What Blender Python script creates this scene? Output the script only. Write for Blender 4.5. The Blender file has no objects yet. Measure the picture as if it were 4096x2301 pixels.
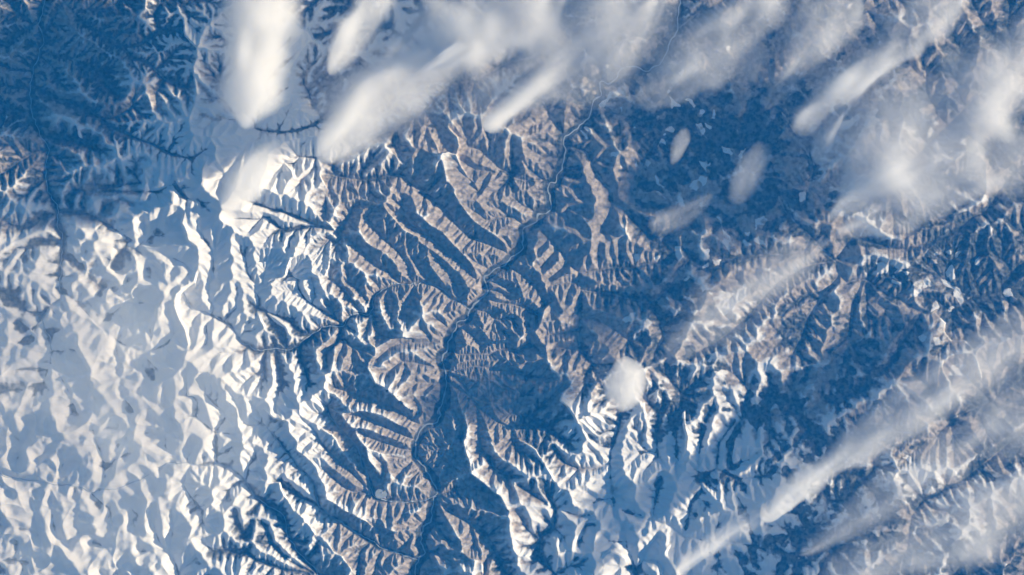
# Snow-covered mountain country and cloud streaks seen straight down from orbit.  1 unit = 1 km.
import bpy, math, heapq
import numpy as np

C = bpy.context.scene.collection
scene = bpy.context.scene
# ============================================================ CAMERA, SKY, SUN, EXPOSURE
SUN_EL, SUN_AZ = 14.5, 6.0            # degrees above the horizon, degrees up from +X in the picture
ALT = 400.0
cam_d = bpy.data.cameras.new('camera'); cam = bpy.data.objects.new('camera', cam_d); C.objects.link(cam)
cam.location = (0, 0, ALT); cam_d.sensor_width = 36.0
cam_d.lens = 36.0*ALT/(4096*0.03); cam_d.clip_start = 1.0; cam_d.clip_end = 2000.0
scene.camera = cam
w = bpy.data.worlds.new('World'); scene.world = w; w.use_nodes = True
nt = w.node_tree; bg = nt.nodes['Background']; sky = nt.nodes.new('ShaderNodeTexSky')
sky.sky_type = 'NISHITA'; sky.sun_disc = False; sky.dust_density = 0.0; sky.ozone_density = 4.0; sky.air_density = 1.0
sky.sun_elevation = math.radians(SUN_EL); sky.sun_rotation = math.radians(90-SUN_AZ)
nt.links.new(sky.outputs[0], bg.inputs[0]); bg.inputs[1].default_value = 0.055
sd = bpy.data.lights.new('sun', 'SUN'); so = bpy.data.objects.new('sun', sd); C.objects.link(so)
sd.energy = 5.0; sd.angle = math.radians(.5); sd.color = (1, .945, .89)
from mathutils import Vector
_e, _a = math.radians(SUN_EL), math.radians(SUN_AZ)
sv = Vector((math.cos(_e)*math.cos(_a), math.cos(_e)*math.sin(_a), math.sin(_e)))
so.rotation_euler = sv.to_track_quat('Z', 'Y').to_euler(); so.location = (150, 20, 60)
vs = scene.view_settings; vs.view_transform = 'Standard'; vs.look = 'None'; vs.gamma = 1.0; vs.exposure = 0.45
scene.cycles.volume_bounces = 10; scene.cycles.max_bounces = 12; scene.cycles.transparent_max_bounces = 24
scene.cycles.use_denoising = True; scene.cycles.use_adaptive_sampling = False

# ============================================================ TERRAIN DATA

KM = 0.03                      # kilometres per photo pixel (4096 x 2301)
PW, PH = 4096.0, 2301.0
F = {}
for _r in range(3):
    for _c in range(4):
        F['%d%d' % (_c, _r)] = (1024.0*_c, 767.0*_r, 1/1.8867)
F.update(Z1=(1300, 1560, 1/5.152), Z2=(1500, 860, 1/5.152), Z3=(560, 1700, 1/5.152),
         Z4=(1024, 960, 1/3.808), Z5=(1700, 900, 1/3.808), Z6=(1700, 1280, 1/3.808),
         N=(0, 0, 1.0))

def parse(txt):
    out = []
    for ln in txt.strip().splitlines():
        ln = ln.split('#')[0].strip()
        if not ln: continue
        tok = ln.replace('|', ' | ').split()
        pts = []; fr = None; nums = []
        for t in tok:
            if t == '|': continue
            if t.endswith(':'): fr = F[t[:-1]]; continue
            nums.append(float(t))
            if len(nums) == 2:
                pts.append((fr[0]+nums[0]*fr[2], fr[1]+nums[1]*fr[2])); nums = []
        out.append(pts)
    return out

MAIN_RIVER = """
20: 1275 -60 1270 0 1260 60 1240 230 1200 300 1190 380 1150 420 1110 490 1050 520 1000 525 950 500 900 510 870 530 830 520 790 590 720 630 680 610 650 620 660 680 680 730 620 770 600 830 560 900 480 980 400 1030 400 1090 410 1130 380 1200 370 1270 340 1340 330 1380 285 1380 280 1447 21: 290 20 290 130 200 170 190 230 90 280 90 360 60 440 0 480 11: 1890 560 1800 590 1720 660 1740 760 1690 820 1620 890 1600 950 1530 990 1480 1050 1450 1130 Z6: 340 340 380 380 350 500 270 530 250 620 300 740 310 900 300 1270 230 1330 200 1447 12: 1390 170 1385 240 1340 300 1280 320 1240 380 1200 460 1200 560 1250 620 1310 680 1350 740 1365 800 1340 870 1320 960 1320 1040 1265 1100 1240 1200 1270 1290 1230 1330 1200 1380 1200 1447 1200 1540
"""
RIVERS = """
00: 348 -60 345 0 315 70 300 150 330 250 330 330 300 370 300 430 250 510 255 620 225 720 240 830 250 900 290 980 345 1060 370 1130 350 1230 345 1330 375 1447 01: 415 80 435 150 430 250 475 340 480 430 450 530 460 640 455 730 465 800 420 840 350 890 315 970 335 1030 380 1090 395 1200
Z4: 12: 1590 -600 11: 1620 890 1590 870 1540 830 1480 815 1450 780 1400 740 1330 700 Z4: 2570 650 2400 650 2190 670 2050 700 1900 770 1790 860 1770 950 1770 1060 1700 1150 1560 1130 1450 1160 1330 1300 1130 1300 1000 1340 860 1430 11: 390 1110 330 1160 230 1190 150 1185 80 1190 0 1205 01: 1830 1140 1760 1030 1680 970 1560 920 1450 870 1380 760
12: 470 1520 470 1447 440 1400 370 1330 300 1240 250 1150 220 1040 180 970 100 920 0 850 02: 1870 760 1820 700 1740 630 1650 600 1560 610 1480 620 1400 600 1290 590 1200 640
02: -60 670 0 680 100 710 200 730 300 745 400 750 500 760 600 790 700 830 760 800 850 785 930 780 1010 750 1080 715 1130 690
12: 1365 860 1280 880 1150 895 1020 880 940 885 890 860 880 800 850 700 795 576 Z1: 720 1330 650 1180 560 1060 450 920 300 780 180 620 60 450
12: 1230 1330 1150 1300 1050 1270 920 1230 830 1170 720 1100 640 1030 560 1000 480 930 460 850 440 760 400 700 320 630 250 530 180 440 100 350 30 300
30: 60 -60 -20 20 20: 1800 130 1700 200
"""
RIVERS = RIVERS.replace("Z4: 12: 1590 -600 ", "")
STREAMS = """
00: 300 395 400 410 520 440 640 500 760 540
00: 265 655 360 720 470 760 560 790 650 840 760 900 860 980 1000 1040 1150 1090 1300 1170 1450 1200 1560 1130
00: 760 900 870 880 960 830 1010 800
00: 240 845 130 850 60 810 -40 780
00: 370 1130 250 1160 150 1220 80 1280 -40 1330
00: 345 1050 460 1050 560 1070 700 1100
00: 300 150 240 200 150 260 60 330
00: 330 250 480 20 470 -60
00: 480 20 560 110 650 180 720 240 850 300 930 360 1060 340 1200 240 1300 230
00: 930 360 1000 440 1130 490 1250 600 1330 640 1420 660
00: 760 540 800 660 860 700
00: 300 430 400 520 440 620
00: 1200 240 1180 120 1230 0 1230 -60
00: 1250 600 1180 700 1200 820
01: 435 150 540 155 640 160 740 210 830 260 920 320 1010 370 1100 420 1200 460 1300 500 1400 545 1450 600
01: 425 170 350 190 270 240 180 270 90 250 0 200
01: 480 490 560 510 620 560 700 660 780 720
01: 470 380 380 375 300 380 200 420
01: 455 740 520 780 580 830 640 900 700 970 740 1010 850 1100 920 1150 1000 1180 1090 1210 1170 1190 1260 1150 1320 1070
01: 740 1010 850 920 900 880 960 840 1080 840
01: 315 915 240 910 160 880 80 800 -40 730
01: 315 970 240 1040 180 1030 100 990
01: 395 1200 470 1210 510 1185 560 1200
01: 395 1200 380 1290 355 1360 330 1447
01: 380 1290 440 1370 490 1447 02: 540 120 565 210
01: 970 370 945 430 890 490 870 540
01: 870 1110 890 1250 910 1447 02: 930 100 980 170 1015 230 1010 310
02: 1015 230 1080 230 1110 240
01: 640 160 620 90 640 0 00: 1200 1447
01: 740 210 800 100 900 60 1000 90
01: 540 155 520 60 560 0 00: 1060 1380 1010 1300
02: 795 790 790 640 760 520 720 430 700 330
02: 800 640 880 570 960 530
02: 120 700 120 590 160 460 200 400 260 330
02: 280 745 280 660 290 580 330 520
02: 430 750 440 700 480 590
02: 230 740 260 960 280 1100 285 1150
02: 385 750 390 760 385 900 400 1050 430 1160
02: 560 780 560 800 580 920 575 1080 600 1130
02: 670 815 760 900 820 940 850 1050
02: 890 785 930 870 980 940 1040 1000
02: 900 1500 885 1447 880 1350 840 1280 780 1230 700 1200
02: 1640 600 1630 460 1630 370 1560 320 1480 250 1490 190
02: 1630 370 1720 375 1770 390
02: 1640 540 1700 520 1750 480
02: 1640 350 1700 260
02: 1340 590 1250 480 1250 400 1290 360
02: 1850 740 1870 690 1880 620 1932 560
02: 1440 610 1400 680 1390 770 1430 840 1500 930
02: 1360 1500 1350 1447 1330 1370 1280 1270 1200 1190 1170 1100 1160 1030 1140 960
02: 1280 1260 1300 1150 1310 1060
02: 1270 1270 1170 1265 1060 1270
02: 0 1340 80 1330 200 1350 300 1400
02: 0 1320 -60 1300
12: 430 1430 330 1380 220 1300 120 1200 80 1080 0 1010 02: 1840 1150 1800 1050 1780 950
12: 400 1430 200 1400 0 1330 02: 1870 1270 1800 1280 1700 1260 1600 1260 1550 1200
12: 860 820 820 770 760 700 700 640 620 580 540 500 480 420 430 330
12: 860 820 820 810 740 820 680 790 600 720 510 640
12: 470 920 430 890 350 860 270 800 200 750
Z1: 2060 740 1900 680 1750 580 1600 480 1400 370 1200 290 1050 210 850 190 500 40 250 -40
Z1: 1930 1060 1850 1030 1750 980 1600 910 1400 820 1200 730 1000 620 850 560 740 500
Z1: 1850 1240 1750 1230 1550 1200 1350 1110 1150 1060 1000 1000 850 930 730 830
12: 1440 190 1500 220 1560 330 1540 400
12: 1420 -20 1500 20 1600 90 1650 140 1700 200 1780 260 1840 300 1932 330
12: 1660 150 1680 260 1690 400 1700 500 1760 560 1800 640 1900 700
12: 1365 870 1430 940 1520 1000 1600 1040 1680 1080 1740 1150 1800 1250 1870 1400 1932 1500
12: 1360 760 1420 700 1480 620 1500 560
12: 1330 880 1400 830 1500 800 1600 780 1700 800
11: 1750 650 1690 645 Z2: 2100 1350 2000 1250 1850 1050 1650 850 1400 680 1150 450 900 300 700 150 600 0
Z5: 1340 500 1180 380 950 290 700 190 560 80 500 0 11: 1466 194 1400 110 1340 60 1250 10
11: 1185 695 Z2: 730 1250 700 1050 550 830 350 630 100 400 11: 880 260 835 200
11: 1330 700 1260 620 1180 500
11: 1540 820 1500 760 1500 680 1450 600 1380 520
11: 1090 695 1070 680 1000 600 900 560 850 490 780 430 700 360 640 330 600 290 510 265 430 265 350 270 290 285 200 290 100 200 60 190
11: 600 290 530 220 530 60 520 0 10: 520 1400
11: 640 310 680 230 720 170
11: 600 280 450 250 280 180 200 150 130 140 60 110 0 90
Z4: 1690 920 1600 800 1500 690 1400 640
Z4: 1620 1110 1560 1040 1480 940 1370 790 1270 680 1150 600
Z4: 1330 1290 1130 1150 950 1040 830 960 750 900 660 760 640 700
Z4: 1300 1280 1240 1220 1180 1100 1110 980
Z4: 860 1430 700 1420 600 1340 540 1240 420 1190 250 1130 90 1060
Z4: 860 960 900 860 880 700 850 620
11: 875 900 900 1000 940 1080
11: 870 935 850 1000
11: 645 1010 640 1100 560 1200
11: 330 1160 340 1250 380 1350 400 1447
11: 230 1190 190 1060 120 970 60 900 0 880
11: 80 1190 60 1280 70 1400
11: 150 1190 180 1320 200 1447
11: 1390 1130 1300 1140 1180 1135 1080 1150 1000 1180
11: 1200 695 1180 760 1130 850 1110 930
11: 1010 720 980 800 1000 900
11: 1370 1330 1300 1310 1200 1290 1100 1280
Z5: 680 1270 1000 1340 1060 1447
Z5: 900 1100 1100 1180 1300 1200 1500 1250 1700 1370
Z5: 1250 600 1400 700 1560 800 1700 950 1800 1100 1850 1180
Z5: 900 1000 1100 1000 1250 1080
Z5: 880 850 1120 880 1300 1000
Z6: 370 450 500 520 700 520 850 510 1000 520 1100 460 1250 440 1400 480 1500 450 1600 400
Z6: 300 750 450 780 600 740 750 700 950 720 1150 770 1400 800 1550 850
Z6: 300 770 450 860 550 950 620 1050 700 1150 800 1190 900 1120 1050 1090
Z6: 500 80 700 200 850 400 Z6: 850 510
21: 195 225 240 310 310 380 370 450 430 530 500 610 520 700 515 800 510 900 510 1000 505 1120 520 1200 600 1300
21: 500 605 620 600 720 580 830 570 900 575 990 550 1100 530 1170 520
21: 515 740 640 760 740 770 850 800 950 820 1030 830 1080 820 1130 770 1200 730 1240 650 1250 570 1290 540
21: 510 950 620 960 700 990 760 1020 830 1080 870 1120
21: 1040 830 1100 920 1130 1000 1140 1100 1080 1200
21: 740 -20 750 90 740 180 700 260
21: 750 90 850 130 930 220 1000 310 1050 370 1150 390
21: 740 -20 20: 700 1400 600 1250 560 1150 400 1100
31: 540 620 520 540 450 480 350 370 280 300 200 230 120 140 60 0
31: 320 350 280 440 150 470 0 475 21: 1850 480 1740 490 1620 510 1560 550 1490 580 1420 560 1350 500 1300 430 1290 350
21: 1290 560 1350 500
31: 530 600 590 690 680 660 740 660 830 740 900 790 980 810 1050 860 1130 900 1250 920 1330 990 1320 1060 1380 1130 1480 1130 1530 1180 1560 1260 1600 1400
31: 520 520 400 540 280 560 180 620 100 660 0 750 21: 1800 930 1690 1020 1560 1120 1440 1180 1340 1240
31: 530 500 600 390 640 330 750 380 900 420 1050 440 1200 390 1320 340 1430 290 1550 180 1640 150 1690 80 1730 0
31: 1380 900 1530 810 1650 790 1800 760 1932 740
31: 1150 910 1080 1030 1000 1130 960 1250 900 1310 800 1380
31: 730 720 740 850
31: 530 640 400 800 300 950 250 1100 200 1200
31: 700 700 640 850 620 1000 600 1150
Z5: 2160 600 2100 660 1990 740 1900 820
Z5: 2010 380 1960 420 1850 580 1780 640
Z5: 2330 860 2200 880 2050 900 1900 920
Z5: 1880 220 1800 310 1720 370
Z6: 2350 150 2100 200 1850 230
Z6: 2350 400 2200 430 2000 420
10: 2050 440 1932 470 1870 490 1800 530 1720 570 1650 620 1580 600 1500 620 1430 670 1350 760 1290 830 1240 880 1150 910 1060 980 1000 990 900 1040 830 1080
20: 100 450 150 430 200 400 300 200
10: 1480 -20 1250 170 1150 260 1090 370 1040 440 1040 500 900 700
20: 280 1350 200 1370 100 1365 0 1340 10: 1850 1310 1740 1290 1650 1280 1560 1200
10: 1932 1310 1850 1280 1780 1200 1690 1130 1600 1110
10: 600 1330 700 1350 800 1360 900 1350 1000 1330 1100 1330 1200 1400 1300 1447
10: 0 970 60 990 200 1000 300 990 430 950 500 900
10: 310 1180 480 1195 560 1250
10: 1280 850 1350 920 1420 1050 1480 1140
10: 1060 980 1060 1100 1120 1250
22: 770 900 740 700 740 560 760 450 800 350 820 220 840 150
22: 1300 1160 1200 1080 1100 1040 1000 1000 850 970 770 920 700 980 560 1070 520 1180
22: 1060 1010 1080 900 1100 800 1120 700
22: 0 230 130 250 250 330 330 380 420 440
22: 740 600 640 640 500 640 400 600 310 480
22: 700 980 500 1000 330 940 240 890 140 820 0 740
22: 1430 800 1430 760 1400 600 1420 450 1450 300 1500 200
22: 1430 700 1540 640 1560 450 1700 250
22: 1430 800 1350 900 1300 1160
22: 1240 560 1240 420 1210 250
22: 1100 560 1090 400 1110 250
22: 1640 600 1640 450 1740 250 1780 100
22: 1540 640 1700 720 1900 700
22: 1900 1250 1700 1200 1500 1190 1300 1160
22: 1830 1250 1780 1000 1700 850 1650 760
22: 300 1100 220 1150 200 1300 330 1447
22: 940 1440 900 1300 870 1250 860 1150
22: 940 1440 1020 1250 1100 1150
32: -20 240 100 240 160 200 230 230 290 310 340 380 380 540
32: 290 310 280 200 330 180 400 130 520 100 600 80 700 30
32: 380 540 370 430 300 330
32: 1700 130 1660 150 1520 200 1400 260 1250 260 1150 230
32: 1380 280 1400 380
32: 480 650 520 680 650 690 740 720 800 640
32: 740 720 800 800 900 850
32: 1170 870 1250 850 1350 780 1450 740 1600 620 1750 500 1932 350
32: 1170 870 1080 1000 1060 1150
32: 200 1150 330 1150 420 1200 500 1300
32: 220 900 240 1020 330 1150
32: 420 1200 300 1280 150 1290 50 1250
32: 1932 1050 1700 1150 1500 1300 1400 1447
12: 1000 1300 1100 1250 1180 1150
20: 300 -20 330 150 400 200
20: 400 1030 300 900 200 700
20: 620 770 750 860 900 900
20: 900 1447 1000 1200 1100 1050 1300 900 1400 950 1500 1100
20: 1240 230 1400 100 1600 0
20: 1100 480 1300 600 1400 700
30: 300 1447 350 1200 500 1000
30: 0 700 200 500 350 300 600 150 900 0
30: 900 1447 1100 1200 1300 1000 1600 700 1800 500
30: 350 1250 200 1000 100 850
"""
CRESTS = """
00: 1340 0 1390 150 1400 280 1490 370 1500 440 1465 500 1470 600 1490 720 1480 800 1455 900 1420 970
00: 585 940 600 1040 660 1080
00: 450 1190 480 1260 520 1340
00: 640 1220 620 1300 605 1447
00: 850 1010 890 1080 910 1170 930 1250 950 1300
00: 1090 1200 1090 1350 1110 1400
00: 1310 1220 1320 1330 1370 1447
00: 1580 1190 1530 1270 1530 1370 1480 1447
00: 1560 1000 1610 1080 1650 1110 1640 1180 1690 1280
01: 1300 0 1290 70 1350 110 1400 150 1375 240 1410 310 1420 370 1490 420 1500 500 1500 600 1480 680 1400 730 1350 780 1340 870 1370 960 1410 1030 1440 1150 1400 1230 1370 1350 1390 1447
01: 960 450 1030 490 1040 560 1030 680 1010 760 950 790 900 780
01: 1090 490 1180 530 1225 600 1230 650 1270 700 1240 800 1190 870 1180 950 1120 990 1090 1050 1100 1130
01: 690 420 750 470 790 550 850 600 920 680 900 760 820 800 800 880
01: 560 320 600 400 650 430
01: 520 900 540 1010 590 1080 580 1160 640 1270 690 1350 670 1420 700 1447 02: 700 60 670 100 700 200 710 240 650 350
01: 950 1220 970 1280 1020 1360 1050 1447
01: 0 470 90 410 200 340
02: 1070 0 1060 70 1100 150 1200 240 1150 340 1160 380
02: 1250 90 1300 140 1320 200 1310 260 1350 310 1380 380 1380 430 1450 490
02: 1420 0 1420 90 1490 90 1560 150 1590 220 1600 320
02: 1620 150 1700 130 1780 190 1800 280 1820 350 1835 480 1900 530
02: 820 340 910 390 920 430 890 500
02: 600 500 620 580 640 620 620 700
02: 1050 430 1070 540 1000 600 930 640 890 740
02: 1110 860 1090 920 1080 1000 1020 1030
02: 1190 740 1190 860 1200 950 1230 1100 1260 1190
02: 1540 1050 1550 940 1610 880 1590 780 1600 660
02: 1420 1290 1400 1190 1450 1100 1510 1050
02: 980 1310 1010 1250 990 1180
02: 450 950 460 1050 510 1220 590 1170 700 1150 830 1180 880 1220
02: 0 990 60 1040 150 1150 200 1280
Z5: -420 -170 -310 -110 -190 -30 -60 60 60 110
11: 1480 0 1530 90 1590 170 1640 230 1700 270 1790 330 1880 400
11: 1110 110 1180 150 1250 200 1310 260 1400 310 1480 400 1560 480 1610 530 1650 600 1690 640
11: 985 130 1045 202 1118 285 1229 340 1238 392 1304 432 1366 479 1440 538 1485 589 1540 615
11: 800 200 775 300 820 380 890 430 953 451 1000 498 1037 523 1058 564 1080 620
11: 1300 480 1310 560 1340 600 1400 680 1450 740
Z4: 0 800 60 770 110 760 200 700 220 650 340 600 440 570 480 520 500 400 540 300 600 260 600 150 560 80 540 0
Z4: 600 260 760 200 790 100 860 0
Z4: 510 510 620 580 730 590 860 560 960 590 1070 550 1130 400 1130 250 1150 0
Z4: 870 540 870 350 940 270 1020 150 1100 0
Z4: 960 590 970 680 1040 780 1060 860 1130 940 1160 1050 1200 1150
Z4: 710 620 720 720 790 840 850 910
Z4: 620 600 600 700 570 790
Z4: 1300 640 1330 680 1360 780 1450 870 1540 1000
Z4: 1510 650 1550 730 1620 820 1720 890
Z4: 0 1050 80 1180 140 1300 160 1400
11: 850 1010 840 1120 905 1170 910 1240 850 1280 840 1330 880 1400 900 1447 12: 970 30 1040 90 1120 160 1200 230
11: 640 1130 590 1170 580 1280 560 1360 480 1390 460 1447
11: 930 870 970 950 1010 1040 1080 1040 1100 1000 1140 930
11: 910 1170 1010 1110 1100 1100 1200 1110 1300 1100
11: 1060 770 1080 850 1110 920
Z1: 1250 0 1430 120 1480 190 1600 300 1700 380 1850 440 1930 500
Z1: 340 530 420 480 600 460 780 430 950 470 1130 520 1300 600 1430 680 1550 740 1700 790 1760 870 1820 930
Z1: 60 340 340 530 450 680 540 770 620 800 700 790 900 820 1000 860 1110 920 1250 960 1420 1020 1550 1070 1650 1110
Z1: 620 800 640 930 720 1060 850 1190 1060 1250 1230 1310 1400 1330 1600 1300
Z1: 850 1190 900 1440 12: 900 640 930 720
Z1: -80 780 0 820 150 900 250 1000 300 1130 400 1260 520 1400 12: 760 610 780 640
12: 430 30 420 110 350 130 340 240 400 280 500 320
12: 0 190 70 200 130 260 240 290 250 370 310 440 300 500 380 560 450 630 470 700 520 780 530 870 600 910 650 950 740 990 830 1040 900 1080 930 1150
12: 0 540 60 640 100 750 190 740 200 800 250 880 310 980 400 1050 460 1140 540 1190 600 1270 650 1290 720 1380 750 1447
12: 330 1020 370 1120 360 1190
12: 480 1190 500 1300 500 1447
12: 1480 0 1510 80 1530 160 1570 240 1590 330 1580 400 1560 430 1580 520 1610 600 1620 680 1700 740 1780 810 1840 850 1890 950 1932 970
12: 1440 240 1480 300 1510 400
12: 1620 680 1520 700 1440 780
12: 1580 560 1500 570 1400 620
12: 1380 900 1420 960 1460 1060 1500 1120
12: 1620 1040 1650 1140 1700 1250 1710 1340 1720 1447
12: 1540 1140 1550 1260 1600 1310 1700 1330
12: 920 1070 1050 1120 1150 1110 1250 1050
Z5: 1660 340 1700 480 1620 580 1640 650 1700 700 1740 720 1765 860 1820 900 1860 980 1880 1070 1920 1130 1910 1190 1840 1250 1800 1290 1780 1370 1760 1440 Z6: 1720 100 1660 180 1740 240 1745 340 1820 400 1830 470 1870 550 1890 650 1900 750 1990 800 2050 880
Z5: 1350 720 1410 820 1450 920 1460 1010 1490 1100 1570 1110 1640 1170 1740 1240 1790 1280
Z5: 970 1110 990 1200 1020 1330
Z6: 830 80 870 170 930 240 960 290 1030 320 1130 320 1300 300 1410 340 1480 280 1540 190 1660 180
Z6: 320 790 380 900 430 1050 470 1170 480 1280 540 1350 580 1447
Z6: 1260 600 1300 690 1400 730 1500 790 1560 870 1650 950 1720 1000 1730 1090 1830 1220
Z6: 700 960 850 920 1000 910 1090 940 1160 1050 1280 1040 1400 1080 1480 1150
Z6: 2320 840 2230 960 2080 1110 2040 1230 2150 1300 2220 1400
21: 510 130 520 200 560 250 600 300
21: 850 150 870 230 860 300 900 380
10: 1290 960 1310 1010 1360 1080 1390 1160 1450 1150 1520 1170 1550 1250 1600 1330 1680 1447
10: 1420 900 1450 960 1530 1040 1540 1110 1520 1170
10: 1390 1170 1410 1250 1430 1350 1440 1447
10: 220 1230 280 1290 300 1350
10: 100 1210 90 1290 130 1350
10: 350 1360 370 1447
10: 470 1290 530 1400 560 1447
10: 270 700 270 800 170 830 170 900
22: 360 130 430 190 470 270 500 310 560 400 620 480 720 590 725 680
22: 0 410 100 440 180 490 230 580 300 680 350 790 420 800 450 900 470 950
22: 1270 100 1310 160 1280 220 1290 330 1310 400 1300 520 1250 610
22: 1160 200 1140 290 1150 380 1170 460 1130 540
22: 990 100 1010 300 1020 460 1080 520
22: 1900 230 1850 300 1870 420 1890 500 1900 620
22: 1690 370 1670 500 1660 640
22: 1590 370 1580 460 1530 560
22: 760 800 830 680 890 660
22: 1640 830 1690 930 1680 1030 1710 1100
22: 1410 930 1400 1030 1450 1090
22: 540 200 500 290 530 380
22: 0 760 60 870 130 1000 160 1010
22: 270 1050 310 1150 330 1250 350 1400
22: 700 1380 680 1300 740 1250 860 1310 870 1380
31: 220 1330 330 1290 400 1330 470 1290 470 1200 560 1150 700 1060
31: 60 1050 70 970 200 880 330 830 440 790 530 690
31: 950 20 1000 110 1010 180 1060 230
21: 940 1290 880 1230 870 1150
21: 980 1447 1000 1380 950 1300 990 1220 1080 1120
"""
# ------------------------------------------------------------ grid
CELL = 2.5                                  # photo pixels per grid cell
MX, MY = 200.0, 160.0                       # margin beyond the frame
NX = int((PW+2*MX)/CELL)+1; NY = int((PH+2*MY)/CELL)+1
DX = CELL*KM
Q = 4.0/CELL

def draw(mask, pts, val=1, order=None):
    """4-connected polyline raster"""
    for (x0, y0), (x1, y1) in zip(pts[:-1], pts[1:]):
        i0, j0 = (x0+MX)/CELL, (y0+MY)/CELL; i1, j1 = (x1+MX)/CELL, (y1+MY)/CELL
        n = int(max(abs(i1-i0), abs(j1-j0))*3)+2
        li, lj = None, None
        for k in range(n+1):
            i = int(round(i0+(i1-i0)*k/n)); j = int(round(j0+(j1-j0)*k/n))
            if 0 <= i < NX and 0 <= j < NY:
                if li is not None and i != li and j != lj: mask[lj, i] = val
                mask[j, i] = val
            li, lj = i, j
            if not (0 <= i < NX and 0 <= j < NY): li = None

def smooth_noise(rng, ny, nx, cells, octaves=4, pers=.5):
    """value noise, `cells` = grid cells per feature"""
    out = np.zeros((ny, nx)); amp = 1.; tot = 0.
    for o in range(octaves):
        s = cells/2**o
        if s < 1.5: break
        gy, gx = int(ny/s)+4, int(nx/s)+4
        g = rng.standard_normal((gy, gx))
        y = np.arange(ny)/s; x = np.arange(nx)/s
        def w(t):
            i = np.floor(t).astype(int); f = t-i
            return i, np.stack([(1-f)**3/6, (3*f**3-6*f**2+4)/6, (-3*f**3+3*f**2+3*f+1)/6, f**3/6])
        iy, wy = w(y); ix, wx = w(x)
        t = sum(wy[k][:, None]*g[iy+k] for k in range(4))
        t = sum(wx[k][None]*t[:, ix+k] for k in range(4))
        out += amp*t*2.; tot += amp; amp *= pers
    return out/tot

def blur(a, r, n=2):
    """box blur radius r, n times"""
    r = int(r)
    if r < 1: return a
    for _ in range(n):
        for ax in (0, 1):
            p = np.pad(a, [(r+1, r) if k == ax else (0, 0) for k in (0, 1)], mode='edge')
            c = np.cumsum(p, axis=ax, dtype=np.float64)
            a = (np.take(c, np.arange(2*r+1, c.shape[ax]), axis=ax) -
                 np.take(c, np.arange(0, c.shape[ax]-2*r-1), axis=ax))/(2*r+1)
    return a

def bgrid(rows, ny=None, nx=None):
    """bicubic upsample of a coarse table covering the frame (cells centred)"""
    g = np.array(rows, float); R, C = g.shape
    ny, nx = ny or NY, nx or NX
    py = np.clip(((np.arange(ny)/(ny-1)*(NY-1))*CELL-MY)/PH*R-.5, 0, R-1.001)
    px = np.clip(((np.arange(nx)/(nx-1)*(NX-1))*CELL-MX)/PW*C-.5, 0, C-1.001)
    iy = py.astype(int); fy = py-iy; fy = fy*fy*(3-2*fy)
    ix = px.astype(int); fx = px-ix; fx = fx*fx*(3-2*fx)
    t = g[iy]*(1-fy)[:, None]+g[np.minimum(iy+1, R-1)]*fy[:, None]
    return t[:, ix]*(1-fx)+t[:, np.minimum(ix+1, C-1)]*fx

OFF = [(-1, -1, 1.4142), (-1, 0, 1.), (-1, 1, 1.4142), (0, -1, 1.), (0, 1, 1.), (1, -1, 1.4142), (1, 0, 1.), (1, 1, 1.4142)]

def levels(rec):
    """depth of every cell in the receiver tree by pointer jumping"""
    n = rec.size; d = (rec != np.arange(n)).astype(np.int32); r = rec.copy()
    while True:
        nd = d + d[r]; nr = r[r]
        if np.array_equal(nr, r): break
        d, r = nd, nr
    return d

def order_by(d):
    o = np.argsort(d, kind='stable'); b = np.searchsorted(d[o], np.arange(d.max()+2))
    return o, b

def solve(rec, dist, cap, coef, m, base, fixed):
    d = levels(rec); o, b = order_by(d)
    A = np.ones(rec.size)
    for k in range(len(b)-2, 0, -1):
        s = o[b[k]:b[k+1]]; A += 0 if False else 0
        np.add.at(A, rec[s], A[s]) if len(s) < 3000 else A.__iadd__(np.bincount(rec[s], A[s], rec.size))
    S = np.minimum(cap, coef*np.maximum(A, fixed)**-m)*dist*DX
    h = base.copy()
    for k in range(1, len(b)-1):
        s = o[b[k]:b[k+1]]; h[s] = h[rec[s]]+S[s]
    return h, A, d

def receivers(h, fixed, crest, bias):
    H = np.pad(h.reshape(NY, NX), 1, constant_values=1e9)
    C = np.pad(crest.reshape(NY, NX), 1, constant_values=True)
    idx = np.pad(np.arange(NY*NX).reshape(NY, NX), 1)
    best = np.full((NY, NX), -1e9); rec = np.arange(NY*NX).reshape(NY, NX).copy(); dist = np.ones((NY, NX))
    hh = h.reshape(NY, NX)
    for k, (dy, dx, l) in enumerate(OFF):
        nb = H[1+dy:1+dy+NY, 1+dx:1+dx+NX]; cr = C[1+dy:1+dy+NY, 1+dx:1+dx+NX]
        s = (hh-nb)/l*bias[k].reshape(NY, NX)
        s = np.where(cr | (nb >= hh), -1e9, s)
        u = s > best
        best = np.where(u, s, best); rec = np.where(u, idx[1+dy:1+dy+NY, 1+dx:1+dx+NX], rec); dist = np.where(u, l, dist)
    rec = rec.ravel(); dist = dist.ravel()
    rec = np.where(fixed, np.arange(NY*NX), rec)
    return rec, dist, (best.ravel() < -1e8) & ~fixed

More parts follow.
